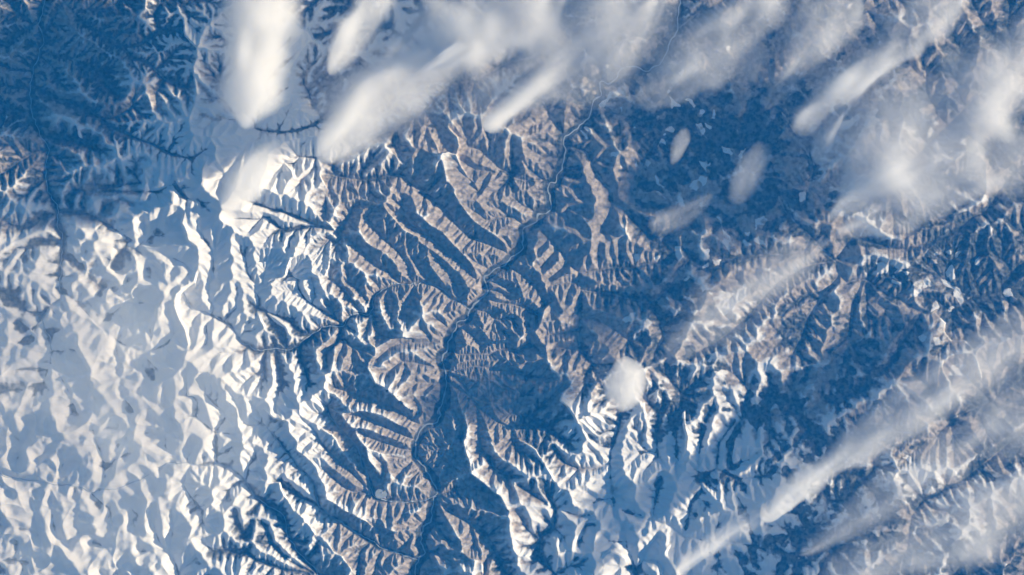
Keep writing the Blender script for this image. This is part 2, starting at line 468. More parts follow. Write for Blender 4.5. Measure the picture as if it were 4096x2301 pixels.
def build_height(verbose=False, iters=24):
    rng = np.random.default_rng(11)
    river = np.zeros((NY, NX), np.uint8)
    for p in parse(MAIN_RIVER): draw(river, p, 1)
    main = river > 0
    for p in parse(RIVERS): draw(river, p, 2)
    big = river > 0
    for p in parse(STREAMS): draw(river, p, 3)
    # smaller drawn ones must not overwrite the larger
    river = np.where(main, 1, np.where(big, 2, river))
    st = river > 0
    crest = np.zeros((NY, NX), bool)
    for p in parse(CRESTS): draw(crest, p, True)
    crest &= ~st
    # stream long profiles: rise along the network away from the main river
    N = NY*NX
    hs = np.full(N, np.inf); stf = st.ravel(); rv = river.ravel()
    grad = {1: .0, 2: .006, 3: .045}
    heap = []
    for i in np.flatnonzero(main.ravel()): hs[i] = 0.; heap.append((0., int(i)))
    def run(heap):
        heapq.heapify(heap)
        while heap:
            v, i = heapq.heappop(heap)
            if v > hs[i]: continue
            y, x = divmod(i, NX)
            for dy, dx, l in OFF:
                yy, xx = y+dy, x+dx
                if 0 <= yy < NY and 0 <= xx < NX:
                    j = yy*NX+xx
                    if stf[j]:
                        nv = v+grad[int(rv[j])]*l*DX
                        if nv < hs[j]: hs[j] = nv; heapq.heappush(heap, (nv, j))
    run(heap)
    # flat valley floors beside the larger rivers
    seeds = [(0.12, int(i)) for i in np.flatnonzero((rv == 2) & np.isinf(hs))]
    for v, i in seeds: hs[i] = v
    run(seeds)
    # components still without a level: start from their first traced point
    for p in parse(STREAMS):
        for (x, y) in p[:3]:
            i, j = int(round((x+MX)/CELL)), int(round((y+MY)/CELL))
            if 0 <= i < NX and 0 <= j < NY and stf[j*NX+i] and np.isinf(hs[j*NX+i]):
                hs[j*NX+i] = .15; run([(.15, j*NX+i)]); break
    hs[stf & np.isinf(hs)] = .15
    wide = np.clip(bgrid(FLOOR)*Q*.7, 0, 15)
    lvl = np.where(rv <= 2, np.where(rv > 0, hs, np.inf), np.inf).reshape(NY, NX)
    reach = np.where(river == 1, wide, np.where(river == 2, wide*.3, 0.))
    for k in range(15):
        P = np.pad(lvl, 1, constant_values=np.inf); QP = np.pad(reach, 1)
        for dy, dx in ((0, 1), (1, 0), (0, -1), (-1, 0)) if k % 2 else ((0, 1), (1, 0), (0, -1), (-1, 0), (1, 1), (-1, -1), (1, -1), (-1, 1)):
            nl = P[1+dy:1+dy+NY, 1+dx:1+dx+NX]; nr = QP[1+dy:1+dy+NY, 1+dx:1+dx+NX]-1
            u = (nr > 0) & np.isinf(lvl) & ~crest
            lvl = np.where(u, nl+.004, lvl); reach = np.where(u, nr, reach)
    fl = np.isfinite(lvl).ravel() & ~stf
    hs[fl] = lvl.ravel()[fl]; stf = stf | fl; st = stf.reshape(NY, NX)
    # first guess by growing a tree from streams with noisy cost
    noise = np.exp(1.0*smooth_noise(rng, NY, NX, 6*Q, 2)).ravel() + rng.random(N)*.3
    T = np.where(stf, hs, np.inf); rec = np.arange(N); dist = np.ones(N)
    cr = crest.ravel(); cost = noise*DX*.35
    heap = [(float(T[i]), int(i)) for i in np.flatnonzero(stf)]; heapq.heapify(heap)
    Tl = T.tolist(); cl = cost.tolist(); crl = cr.tolist(); rl = rec.tolist(); dl = dist.tolist()
    done = [False]*N
    while heap:
        v, i = heapq.heappop(heap)
        if done[i]: continue
        done[i] = True
        if crl[i]: continue
        y, x = divmod(i, NX)
        for dy, dx, l in OFF:
            yy, xx = y+dy, x+dx
            if 0 <= yy < NY and 0 <= xx < NX:
                j = yy*NX+xx
                if not done[j]:
                    nv = v+cl[j]*l
                    if nv < Tl[j]: Tl[j] = nv; rl[j] = i; dl[j] = l; heapq.heappush(heap, (nv, j))
    rec = np.array(rl); dist = np.array(dl)
    base = np.where(stf, hs, 0.)
    base[np.array([not d for d in done])] = .3
    cap, coef, m, Ac = slope_maps()
    bias = [np.exp(.10*rng.standard_normal(N)) for _ in OFF]
    target = None
    cm = np.ones(N)
    for it in range(iters):
        h, A, d = solve(rec, dist, cap, coef, m, base, Ac)
        h = h + rng.random(N)*1e-5
        if it < iters-1:
            r2, d2, bad = receivers(h, stf, cr, bias)
            r2 = np.where(bad, rec, r2); d2 = np.where(bad, dist, d2)
            # a bad cell keeps its old receiver only if that is lower
            ok = h[r2] < h
            rec = np.where(stf, rec, np.where(ok, r2, np.arange(N))); dist = d2
            base = np.where(stf, hs, np.where(~ok, h, 0.))
    h = h.reshape(NY, NX)
    sm = bgrid(SMOOTH)
    h = h - .5*blur(h, 22*Q, 2) + .30*(h-blur(h, 5*Q, 2)); h -= h.min()
    b1, b2, b3 = blur(h, 1, 1), blur(h, 1, 6), blur(h, 4, 2)
    h = np.where(sm < 1, h*(1-sm)+b1*sm, np.where(sm < 2, b1*(2-sm)+b2*(sm-1), b2*(3-sm)+b3*(sm-2)))
    soft = np.clip((sm-1.0)/.9, 0, 1)
    h = h + soft*(.30*np.abs(smooth_noise(rng, NY, NX, 19*Q, 2))**.8*-1 - .34*np.abs(smooth_noise(rng, NY, NX, 10*Q, 1))**.9 + .06*smooth_noise(rng, NY, NX, 5*Q, 1)) + .012*smooth_noise(rng, NY, NX, 5*Q, 2)
    return h, A.reshape(NY, NX), river, crest, fl.reshape(NY, NX)

def slope_maps():
    R = bgrid(RELIEF); sm = bgrid(SMOOTH)
    r = np.random.default_rng(77)          # rock varies: spur spacing and steepness change from place to place
    v1, v2 = smooth_noise(r, NY, NX, 30*Q, 3), smooth_noise(r, NY, NX, 22*Q, 3)
    cap = ((.18+.52*R)*np.exp(.22*v2)).ravel(); Ac = ((1.5+8*sm)*Q*Q*np.exp(1.1*v1)).ravel()
    m = .30
    coef = cap*Ac**m*1.0
    return cap, coef, m, Ac
# smoothness of the slopes (0 crisp .. 3 rounded)
SMOOTH = [
 [.6, .7, .9, .8, .8, .8, .9, 1., 1., 1., 1., 1.],
 [.6, .8, 1.1, .6, .4, .4, .7, 1., 1., 1., 1., 1.],
 [1.1, 1.5, 1.2, .4, .2, .2, .4, .8, .9, .9, .9, .9],
 [1.5, 1.8, 1.2, .4, .2, .2, .4, .7, .8, .8, .8, .8],
 [1.8, 1.8, 1.2, .4, .2, .2, .4, .7, .8, .8, .8, .8],
 [1.9, 1.8, 1.2, .4, .2, .3, .5, .9, 1., .8, .8, .8],
 [1.9, 1.8, 1.2, .4, .2, .5, 1., 1.5, 1.4, 1., .8, .8]]
# half width of the flat floor beside the main river, in cells
FLOOR = [
 [3, 3, 3, 2, 2, 2, 2, 3, 4, 5, 5, 5], [3, 3, 3, 2, 2, 2, 4, 4, 5, 5, 5, 5], [2, 2, 2, 2, 2, 4, 7, 8, 5, 5, 5, 5],
 [2, 2, 3, 2, 3, 5, 8, 5, 5, 5, 5, 5], [2, 2, 2, 2, 4, 9, 8, 5, 5, 5, 5, 5], [2, 2, 2, 2, 4, 7, 7, 5, 5, 5, 5, 5], [2, 2, 2, 2, 5, 7, 6, 5, 5, 5, 5, 5]]
# relief, 12 x 7 table over the frame (0 flat .. 1 steep)
RELIEF = [
 [.7, .7, .8, .8, .7, .5, .4, .4, .4, .35, .3, .3],
 [.7, .65, .8, .9, .9, .7, .5, .4, .35, .35, .3, .3],
 [.6, .55, .7, .85, 1., .95, .6, .5, .45, .4, .4, .4],
 [.5, .5, .7, .9, 1., 1., .9, .65, .5, .45, .45, .4],
 [.45, .5, .7, .95, 1., 1., 1., .8, .6, .55, .5, .4],
 [.45, .5, .65, .95, 1., .9, .85, .85, .8, .55, .45, .4],
 [.45, .5, .7, .95, 1., .9, .85, .7, .65, .5, .4, .35]]
# ============================================================ COVER TABLES (16 x 9 over the frame)
SNOW = [  # top-left snow set low, so cover colour carries part of the cloud shadow
 [.25, .25, .45, .6, .6, .55, .5, .45, .45, .45, .4, .35, .35, .4, .4, .4],
 [.25, .25, .42, .65, .65, .5, .45, .45, .4, .4, .3, .3, .3, .35, .4, .4],
 [.35, .35, .75, .9, .8, .4, .25, .3, .3, .3, .25, .25, .35, .5, .5, .4],
 [.6, .6, .95, .95, .7, .3, .25, .25, .25, .25, .25, .35, .4, .5, .5, .4],
 [.7, .75, .95, .95, .9, .45, .25, .2, .2, .2, .3, .4, .4, .45, .5, .45],
 [.9, .95, .95, .9, .6, .45, .35, .2, .2, .2, .45, .45, .4, .4, .4, .4],
 [1, 1, 1, 1, .85, .4, .2, .2, .35, .6, .7, .6, .6, .55, .45, .4],
 [1, 1, 1, 1, .6, .3, .25, .35, .65, .9, .95, .9, .8, .6, .5, .45],
 [1, 1, 1, .9, .6, .35, .25, .3, .65, 1, 1, .95, .8, .6, .5, .4]]
WOOD = [
 [.6, .6, .5, .4, .4, .4, .4, .5, .5, .5, .5, .55, .5, .45, .45, .45],
 [.6, .6, .45, .35, .35, .35, .35, .4, .45, .5, .65, .6, .5, .45, .45, .45],
 [.5, .55, .35, .1, .3, .3, .3, .3, .3, .4, .7, .6, .5, .4, .4, .45],
 [.5, .4, .2, .1, .4, .15, .0, .0, .1, .25, .6, .5, .45, .4, .45, .55],
 [.6, .3, .1, .1, .2, .25, .05, .05, .1, .3, .5, .5, .45, .5, .45, .5],
 [.5, .2, .1, .3, .45, .2, .05, .1, .25, .45, .5, .45, .5, .5, .5, .5],
 [.2, .1, .1, .3, .25, .05, .0, .15, .35, .45, .5, .5, .4, .45, .45, .45],
 [.2, .1, .1, .3, .3, .1, .05, .15, .35, .2, .25, .3, .4, .45, .45, .5],
 [.2, .1, .1, .4, .4, .3, .2, .3, .35, .1, .1, .3, .4, .5, .5, .6]]
CLEARINGS = """
20: 1180 735 1240 760 1265 800 1210 820 1190 770
20: 1295 755 1330 740 1390 790 1365 815 1330 785
20: 1150 935 1210 965 1200 1010 1140 975
20: 1130 1050 1165 1090 1145 1160 1095 1105
20: 1150 690 1190 655 1200 690 1165 720
20: 1395 860 1420 820 1450 850 1410 900
20: 1390 925 1430 925 1450 1000 1420 1045 1395 990
20: 1460 930 1510 940 1500 990 1470 1000
20: 1515 810 1535 830 1530 900 1510 890
20: 1560 1120 1620 1100 1660 1150 1640 1180 1580 1150
20: 1710 1135 1735 1135 1740 1190 1715 1180
20: 720 710 800 660 830 650 860 700 820 720 760 750 700 760
20: 650 770 700 740 730 760 690 810 650 810
20: 800 820 830 815 835 880 815 885
20: 930 1120 980 1130 920 1170 940 1250 905 1260 890 1190
20: 730 1160 820 1150 760 1190 735 1190
20: 810 1250 840 1230 830 1270
20: 980 1200 1010 1180 1040 1230 1020 1260
20: 1320 1410 1350 1370 1420 1330 1470 1340 1440 1380 1380 1447 1330 1447
20: 1060 1270 1100 1320 1130 1360 1130 1420 1100 1360 1060 1310
20: 1590 380 1640 350 1660 380 1620 400
20: 540 960 560 950 590 1010 570 1010
20: 510 1000 530 1000 560 1050 540 1060
20: 1280 500 1310 530 1290 580 1270 560
20: 1390 1230 1450 1190 1490 1300 1450 1270
21: 1540 190 1570 180 1560 240 1610 300 1720 470 1680 475 1620 430 1580 350 1575 290
21: 1235 415 1265 410 1290 500 1270 515 1240 450
21: 1505 520 1590 510 1560 560 1520 545
21: 1435 550 1470 540 1490 570 1440 573
21: 1280 640 1340 620 1320 660 1285 690
21: 1830 190 1900 190 1930 230 1880 280 1820 290
21: 1830 335 1870 370 1910 420 1850 400
21: 1720 365 1770 380 1810 430 1760 420
21: 1730 310 1800 310 1790 360 1750 340
21: 1410 420 1480 430 1450 470
21: 920 455 990 460 1000 480 940 520
21: 1060 480 1140 470 1100 520
21: 835 970 890 905 930 910 910 950 860 1000
21: 910 1040 1000 970 1050 930 1050 990 990 1060 925 1120
21: 1500 760 1560 740 1650 770 1680 900 1600 950 1540 900 1510 820
21: 1660 780 1760 700 1760 800 1700 850
21: 1160 780 1210 790 1225 810 1190 830 1155 800
21: 1410 720 1440 700 1450 740 1420 760
21: 1240 0 1270 0 1300 100 1300 220 1280 130
21: 1550 1360 1600 1340 1630 1370 1570 1400
21: 1470 1280 1500 1210 1515 1240 1490 1290
31: 830 540 870 530 890 560 850 620 820 600
31: 975 530 1030 515 1080 540 1070 560 965 545
31: 960 555 1065 568 1055 590 950 580
31: 945 590 1050 600 1040 625 935 615
31: 930 625 1030 635 1020 660 925 650
31: 920 662 1010 672 1000 695 925 685
31: 1180 480 1230 462 1240 495 1190 512
31: 1245 458 1290 445 1295 480 1250 490
31: 1300 443 1350 445 1360 470 1302 478
31: 1070 740 1110 725 1130 770 1080 795
31: 1115 718 1150 690 1170 740 1135 765
31: 1155 680 1185 640 1210 640 1215 700 1178 728
31: 1340 600 1380 530 1410 600 1390 670 1340 630
31: 1290 640 1380 690 1500 760 1530 800 1440 860 1400 760 1320 700
31: 1210 890 1250 790 1290 860 1290 890
31: 1120 1080 1160 1060 1190 1080 1150 1130
31: 1190 1010 1250 1000 1250 1030 1200 1040
31: 1240 1110 1280 1090 1300 1120 1250 1150
31: 1360 1320 1450 1280 1500 1300 1480 1380 1380 1370
31: 690 260 710 255 730 300 690 330
31: 225 0 268 0 260 70 230 70
31: 1550 510 1580 490 1580 560 1550 565
31: 1400 450 1440 440 1430 500 1400 495
31: 1770 720 1830 730 1840 790 1780 800
31: 1340 880 1400 870 1390 910 1350 920
12: 1030 540 1120 525 1130 550 1050 560
12: 980 690 1020 690 1070 730 1000 730
12: 1100 980 1250 930 1270 950 1180 980 1110 985
12: 785 750 800 745 825 790 810 790
32: 1000 550 1050 540 1060 590 1010 580
32: 1260 880 1310 870 1300 910 1270 920
32: 1090 1060 1110 1050 1100 1150 1080 1170
"""
def fill(mask, pts):
    p = np.array(pts); x0, y0 = p.min(0); x1, y1 = p.max(0)
    i0, i1 = max(int((x0+MX)/CELL), 0), min(int((x1+MX)/CELL)+2, NX); j0, j1 = max(int((y0+MY)/CELL), 0), min(int((y1+MY)/CELL)+2, NY)
    X, Y = np.meshgrid(np.arange(i0, i1)*CELL-MX, np.arange(j0, j1)*CELL-MY); ins = np.zeros(X.shape, bool)
    for (ax, ay), (bx, by) in zip(pts, pts[1:]+pts[:1]):
        if ay != by: ins ^= ((ay > Y) != (by > Y)) & (X < (bx-ax)*(Y-ay)/(by-ay)+ax)
    mask[j0:j1, i0:i1] |= ins

def px2w(x, y):
    return (x-PW/2)*KM, (PH/2-y)*KM

def S(o, label=None, cat=None, group=None, kind=None):
    if label: o['label'] = label
    if cat: o['category'] = cat
    if group: o['group'] = group
    if kind: o['kind'] = kind
    return o

def grid_mesh(name, X, Y, Z):
    ny, nx = Z.shape
    me = bpy.data.meshes.new(name)
    co = np.stack([X, Y, Z], -1).reshape(-1, 3).astype(np.float32)
    i = np.arange(ny*nx).reshape(ny, nx)
    q = np.stack([i[:-1, :-1], i[1:, :-1], i[1:, 1:], i[:-1, 1:]], -1).reshape(-1, 4).astype(np.int32)
    me.vertices.add(len(co)); me.vertices.foreach_set('co', co.ravel())
    me.loops.add(q.size); me.loops.foreach_set('vertex_index', q.ravel())
    me.polygons.add(len(q)); me.polygons.foreach_set('loop_start', np.arange(0, q.size, 4, dtype=np.int32))
    me.polygons.foreach_set('use_smooth', np.ones(len(q), bool))
    me.update(calc_edges=True); me.validate()
    return me

# ============================================================ TERRAIN MESH
H, AREA, RIV, CR, FL = build_height()
NSUB = 1
px = np.arange(NX)*CELL-MX; py = np.arange(NY)*CELL-MY
def stretch(p, lo, hi, n=14, far=2400.):
    p = p.copy(); k = np.arange(n, 0, -1)/n
    p[:n] -= far*k**3; p[-n:] += far*(k[::-1])**3
    return p
spx, spy = stretch(px, 0, 0), stretch(py, 0, 0)
XX, YY = np.meshgrid(spx, spy)
low = H.copy()
for _ in range(3):                     # local valley level
    p = np.pad(low, 8, mode='edge')
    low = np.minimum.reduce([p[a:a+NY, b:b+NX] for a in (0, 8, 16) for b in (0, 8, 16)])
low = blur(low, 10, 2)
REL = H-low
rng = np.random.default_rng(5)
snow_t, wood_t = bgrid(SNOW), bgrid(WOOD)
n1 = smooth_noise(rng, NY, NX, 24*Q, 5, .6); n2 = smooth_noise(rng, NY, NX, 40*Q, 5, .6)
floor_m = blur((FL | (RIV == 1)).astype(float), 2, 2)
conv = np.clip((blur(H, 1, 1)-blur(H, 6, 2))/.16, -1.2, 1.2)
n4 = smooth_noise(rng, NY, NX, 10*Q, 4, .6)
tl = np.clip((1000-spx)/400, 0, 1)[None]*np.clip((900-spy)/400, 0, 1)[:, None]
conv2 = np.clip((H-blur(H, 3, 2))/.07, -1.2, 1.2)*tl
east = np.clip((spx-2000)/500, 0, 1)[None]*np.ones((NY, 1))
snow_arg = (snow_t-.5)*2.2 + (REL-.5)*.75 + .30*n1 + .14*conv + (.12+.25*east)*n4 + .16*conv2
creek = blur((RIV == 3).astype(float), 1, 1)*1.5
wet = np.clip((np.log(AREA/Q**2)-3.4)/3., 0, 1)
wood_arg = (wood_t-.5)*1.5 - (REL-.4)*.95 + .38*n2 + (.22+.35*east)*n4 - .20*conv - .16*conv2 + .85*floor_m + (snow_t > .6)*(.30*creek+.25*wet)
wood_arg -= (snow_t < .45)*.45*creek        # frozen creeks show pale in the dark woods
snow_arg += (snow_t < .45)*.3*creek
clr = np.zeros((NY, NX), bool)
for p in parse(CLEARINGS): fill(clr, p)
# small felled plots scattered through the eastern woods
sd_ = np.random.default_rng(9)
for k in range(520):
    cx, cy = sd_.uniform(1900, PW+150), sd_.uniform(-100, PH+100)
    j, i = int((cy+MY)/CELL), int((cx+MX)/CELL)
    if wood_t[j, i] < sd_.uniform(.45, 1.0): continue
    a0 = sd_.uniform(0, 6.28); nn = sd_.integers(4, 7); rr = sd_.uniform(4, 12); el_ = sd_.uniform(.4, 1)
    an = np.sort(sd_.uniform(0, 6.28, nn))
    fill(clr, [(cx+rr*math.cos(t)*math.cos(a0)-rr*el_*math.sin(t)*math.sin(a0), cy+rr*math.cos(t)*math.sin(a0)+rr*el_*math.sin(t)*math.cos(a0)) for t in an])
wx = smooth_noise(rng, NY, NX, 5*Q, 2)*1.7*Q; wy = smooth_noise(rng, NY, NX, 5*Q, 2)*1.7*Q
gy_, gx_ = np.mgrid[0:NY, 0:NX]
clr = clr[np.clip(gy_+wy, 0, NY-1).astype(int), np.clip(gx_+wx, 0, NX-1).astype(int)]
clr = blur(clr.astype(float), 1, 1)*np.clip(.8+.5*smooth_noise(rng, NY, NX, 6*Q, 2), .2, 1)
snow_arg = snow_arg*(1-clr)+.6*clr; wood_arg = wood_arg*(1-.9*clr)-.6*clr
me = grid_mesh('terrain', (XX-PW/2)*KM, (PH/2-YY)*KM, H)
at = me.attributes.new('cover', 'FLOAT_COLOR', 'POINT')
colr = np.stack([snow_arg, wood_arg, REL, snow_t], -1).astype(np.float32)
at.data.foreach_set('color', colr.ravel())
terrain = bpy.data.objects.new('terrain', me); C.objects.link(terrain)
S(terrain, 'snow-covered mountain ranges with dark wooded valleys and bare brown ridges', None, None, 'structure')

class NB:
    def __init__(s, name):
        s.m = bpy.data.materials.new(name); s.m.use_nodes = True; s.t = s.m.node_tree; s.t.nodes.clear()
    def n(s, typ, **kw):
        nd = s.t.nodes.new(typ)
        ins = kw.pop('ins', {})
        for k, v in kw.items(): setattr(nd, k, v)
        for k, v in ins.items():
            if isinstance(v, bpy.types.NodeSocket): s.t.links.new(v, nd.inputs[k])
            else: nd.inputs[k].default_value = v
        return nd
    def math(s, op, a, b=None, c=None):
        nd = s.n('ShaderNodeMath', operation=op)
        for i, v in enumerate((a, b, c)):
            if v is None: continue
            if isinstance(v, bpy.types.NodeSocket): s.t.links.new(v, nd.inputs[i])
            else: nd.inputs[i].default_value = v
        return nd.outputs[0]
    def step(s, v, a, b):
        nd = s.n('ShaderNodeMapRange', interpolation_type='SMOOTHSTEP', ins={'Value': v, 'From Min': a, 'From Max': b})
        return nd.outputs[0]
    def mix(s, f, a, b):
        nd = s.n('ShaderNodeMix', data_type='RGBA')
        for k, v in ((0, f), (6, a), (7, b)):
            if isinstance(v, bpy.types.NodeSocket): s.t.links.new(v, nd.inputs[k])
            else: nd.inputs[k].default_value = v
        return nd.outputs[2]

def terrain_material():
    b = NB('terrain_cover')
    geo = b.n('ShaderNodeNewGeometry'); P = geo.outputs['Position']
    a = b.n('ShaderNodeAttribute', attribute_name='cover'); sep = b.n('ShaderNodeSeparateColor', ins={0: a.outputs['Color']})
    def noise(scale, det=5, rough=.6): return b.n('ShaderNodeTexNoise', ins={'Vector': P, 'Scale': scale, 'Detail': det, 'Roughness': rough}).outputs[0]
    f1, f2, f3, f4 = noise(1.3), noise(.8, 3, .5), noise(2.2, 4), noise(1.9, 3, .5)
    snow = b.math('ADD', sep.outputs[0], b.math('MULTIPLY', b.math('SUBTRACT', f1, .5), 1.3))
    wood = b.math('ADD', sep.outputs[1], b.math('MULTIPLY', b.math('SUBTRACT', f2, .5), 1.3))
    snow_m = b.step(snow, -.25, .35)
    wood_m = b.step(wood, -.15, .35)
    grass = b.mix(b.step(f4, .3, .7), (.27, .24, .21, 1), (.56, .49, .43, 1))
    pines = b.mix(f3, (.022, .036, .038, 1), (.060, .070, .070, 1))
    white = b.mix(f3, (.80, .79, .78, 1), (.89, .88, .86, 1))
    base = b.mix(snow_m, grass, white)
    base = b.mix(wood_m, base, b.mix(b.math('MULTIPLY', b.step(f4, .35, .7), .2), pines, white))
    # geometry slightly finer than the mesh: ravines and rills
    bump = b.n('ShaderNodeBump', ins={'Strength': .5, 'Distance': .09, 'Height': noise(1.5, 4, .5)})
    p = b.n('ShaderNodeBsdfDiffuse', ins={'Color': base, 'Roughness': .6, 'Normal': bump.outputs[0]})
    o = b.n('ShaderNodeOutputMaterial', ins={'Surface': p.outputs[0]})
    return b.m
me.materials.append(terrain_material())

# ============================================================ RIVERS
def plain(name, c1, c2, scale=3.):
    b = NB(name); geo = b.n('ShaderNodeNewGeometry')
    n = b.n('ShaderNodeTexNoise', ins={'Vector': geo.outputs['Position'], 'Scale': scale, 'Detail': 4.})
    p = b.n('ShaderNodeBsdfPrincipled', ins={'Base Color': b.mix(n.outputs[0], c1+(1,), c2+(1,)), 'Roughness': .55})
    b.n('ShaderNodeOutputMaterial', ins={'Surface': p.outputs[0]}); return b.m
ICE = plain('river_ice', (.28, .33, .35), (.54, .58, .60))

def hz(x, y):
    i = np.clip((np.asarray(x)+MX)/CELL, 0, NX-1.001); j = np.clip((np.asarray(y)+MY)/CELL, 0, NY-1.001)
    a, c = i.astype(int), j.astype(int); fi, fj = i-a, j-c
    return (H[c, a]*(1-fi)*(1-fj)+H[c, a+1]*fi*(1-fj)+H[c+1, a]*(1-fi)*fj+H[c+1, a+1]*fi*fj)

def resample(pts, step):
    p = np.array(pts, float); d = np.r_[0, np.cumsum(np.hypot(*np.diff(p, axis=0).T))]
    s = np.arange(0, d[-1], step); return np.stack([np.interp(s, d, p[:, 0]), np.interp(s, d, p[:, 1])], -1)

def ribbon(name, pts, wpx, seed, wig=1.):
    r = np.random.default_rng(seed); p = resample(pts, 5.)
    q = p.copy()
    for k in range(1, 3): q[1:-1] = (q[:-2]+q[2:]+2*q[1:-1])/4
    t = np.gradient(q, axis=0); t /= np.hypot(*t.T)[:, None]+1e-9; n = np.stack([-t[:, 1], t[:, 0]], -1)
    k = np.arange(len(q)); off = wig*(4*np.sin(k/7.+seed)+3*np.sin(k/3.7+2*seed)+2.5*np.interp(k, k[::3], r.standard_normal(len(k[::3]))))
    q = q+n*off[:, None]
    wd = wpx*(1+.35*np.interp(k, k[::4], r.standard_normal(len(k[::4]))))[:, None]
    L, R_ = q-n*wd/2, q+n*wd/2
    z = np.maximum(np.maximum(hz(*L.T), hz(*R_.T)), hz(*q.T))+.015
    ver = []
    for (lx, ly), (rx, ry), zz in zip(L, R_, z):
        ver += [px2w(lx, ly)+(zz,), px2w(rx, ry)+(zz,)]
    fc = [(2*i, 2*i+2, 2*i+3, 2*i+1) for i in range(len(q)-1)]
    m = bpy.data.meshes.new(name); m.from_pydata(ver, [], fc); m.materials.append(ICE)
    o = bpy.data.objects.new(name, m); C.objects.link(o); return o
S(ribbon('river', parse(MAIN_RIVER)[0], 5.2, 1, 1.), 'pale frozen main river winding down the long dark central valley', None, None, 'structure')
for i, (p, lb) in enumerate(zip(parse(RIVERS), [
    'frozen river in the far left valley', 'frozen tributary winding in from the snow range to the main river',
    'frozen stream in the dark valley at lower left centre', 'pale stream crossing the snowfields at the lower left',
    'stream that bends round the small round lake', 'stream between the brown ribbed ridges at bottom centre'])):
    S(ribbon('river', p, 3.0, 3+i, .9), lb, None, None, 'structure')

def disc(name, cx, cy, rx, ry, label):
    z = float(hz(cx, cy))+.04; n = 40; r = np.random.default_rng(4); j = 1+.06*np.sin(np.arange(n)*2*np.pi/n*3+1)+.02*r.standard_normal(n)
    ver = [px2w(cx+rx*j[k]*math.cos(2*math.pi*k/n), cy+ry*j[k]*math.sin(2*math.pi*k/n))+(z,) for k in range(n)]
    ver += [px2w(cx, cy)+(z,)]
    m = bpy.data.meshes.new(name); m.from_pydata(ver, [], [(k, n, (k+1) % n) for k in range(n)]); m.materials.append(ICE)
    o = bpy.data.objects.new(name, m); C.objects.link(o); return S(o, label, None, None, 'structure')
disc('frozen_lake', 1525, 1974, 24, 19, 'small round frozen lake at the foot of the brown ridges')

# ============================================================ CLOUDS
def vol_mat(name, dens, col=(1, 1, 1), aniso=0.):
    b = NB(name)
    v = b.n('ShaderNodeVolumePrincipled', ins={'Density': dens, 'Color': col+(1,), 'Absorption Color': (1, 1, 1, 1), 'Anisotropy': aniso})
    b.n('ShaderNodeOutputMaterial', ins={'Volume': v.outputs[0]}); return b.m
CLOUD = vol_mat('cloud_vapour', .5, (.955, .975, 1), .0)
CT = 3.6
K = 4096/2576.
def cloud(name, spine, hw, tau, label, z0=4.6, seed=1, rough=.5, cat='cloud', group='wind-drawn clouds over the mountains'):
    """closed lens of even vapour whose thickness (km) gives its opacity; thins to nothing at its edge"""
    sp = np.array(spine, float)*K; d = np.r_[0, np.cumsum(np.hypot(*np.diff(sp, axis=0).T))]
    nu, nv = max(24, int(d[-1]/14)), 33
    s = np.linspace(0, d[-1], nu)
    q = np.stack([np.interp(s, d, sp[:, 0]), np.interp(s, d, sp[:, 1])], -1)
    for _ in range(12): q[1:-1] = (q[:-2]+q[2:]+2*q[1:-1])/4
    wv = np.interp(s, d, np.array(hw, float)*K*1.22); tv = np.interp(s, d, np.array(tau, float))
    for _ in range(8): wv[1:-1] = (wv[:-2]+wv[2:]+2*wv[1:-1])/4; tv[1:-1] = (tv[:-2]+tv[2:]+2*tv[1:-1])/4
    e = np.minimum(1, np.minimum(s/(wv.max()*.75), (d[-1]-s)/(wv.max()*1.6))); e = np.sqrt(np.clip(1-(1-e)**2, 0, 1))
    wv = np.maximum(wv*e, .5)
    t = np.gradient(q, axis=0); t /= np.hypot(*t.T)[:, None]; n = np.stack([-t[:, 1], t[:, 0]], -1)
    r = np.random.default_rng(seed)
    v = np.linspace(-1, 1, nv)
    big = smooth_noise(r, nu, nv, 12, 2); fib = smooth_noise(r, nu+8, nv, 6, 2)[:nu]; fine = smooth_noise(r, nu, nv, 4, 2)
    # fibres are drawn out along the wind
    L = max(6, nu//8); kern = np.ones(L)/L
    fib = np.apply_along_axis(lambda a: np.convolve(a, kern, 'same'), 0, fib)*2.
    edge = 1+.30*smooth_noise(r, nu, 2, 8, 3)
    W = wv[:, None]*np.where(v[None] < 0, edge[:, :1], edge[:, 1:])
    X = q[:, :1]+n[:, :1]*v[None]*W; Y = q[:, 1:]+n[:, 1:]*v[None]*W
    T = tv[:, None]*e[:, None]*(1-v[None]**2)**1.45*np.exp(rough*(big+.8*fib+.35*fine))*CT
    T[0] = T[-1] = 0; T[:, 0] = T[:, -1] = 0
    zc = z0+.25*np.sin(s/400.+seed)[:, None]+.3*tv[:, None]
    ver = []; idt = np.zeros((nu, nv), int); idb = np.zeros((nu, nv), int)
    for i in range(nu):
        for j in range(nv):
            x, y = px2w(X[i, j], Y[i, j]); idt[i, j] = len(ver); ver.append((x, y, zc[i, 0]+.7*T[i, j]))
            if i in (0, nu-1) or j in (0, nv-1): idb[i, j] = idt[i, j]
            else: idb[i, j] = len(ver); ver.append((x, y, zc[i, 0]-.3*T[i, j]))
    fc = []
    for i in range(nu-1):
        for j in range(nv-1):
            fc.append((idt[i, j], idt[i, j+1], idt[i+1, j+1], idt[i+1, j]))
            fc.append((idb[i, j], idb[i+1, j], idb[i+1, j+1], idb[i, j+1]))
    m = bpy.data.meshes.new(name); m.from_pydata(ver, [], fc); m.materials.append(CLOUD)
    m.polygons.foreach_set('use_smooth', np.ones(len(fc), bool))
    o = bpy.data.objects.new(name, m); C.objects.link(o)
    return S(o, label, cat, group)
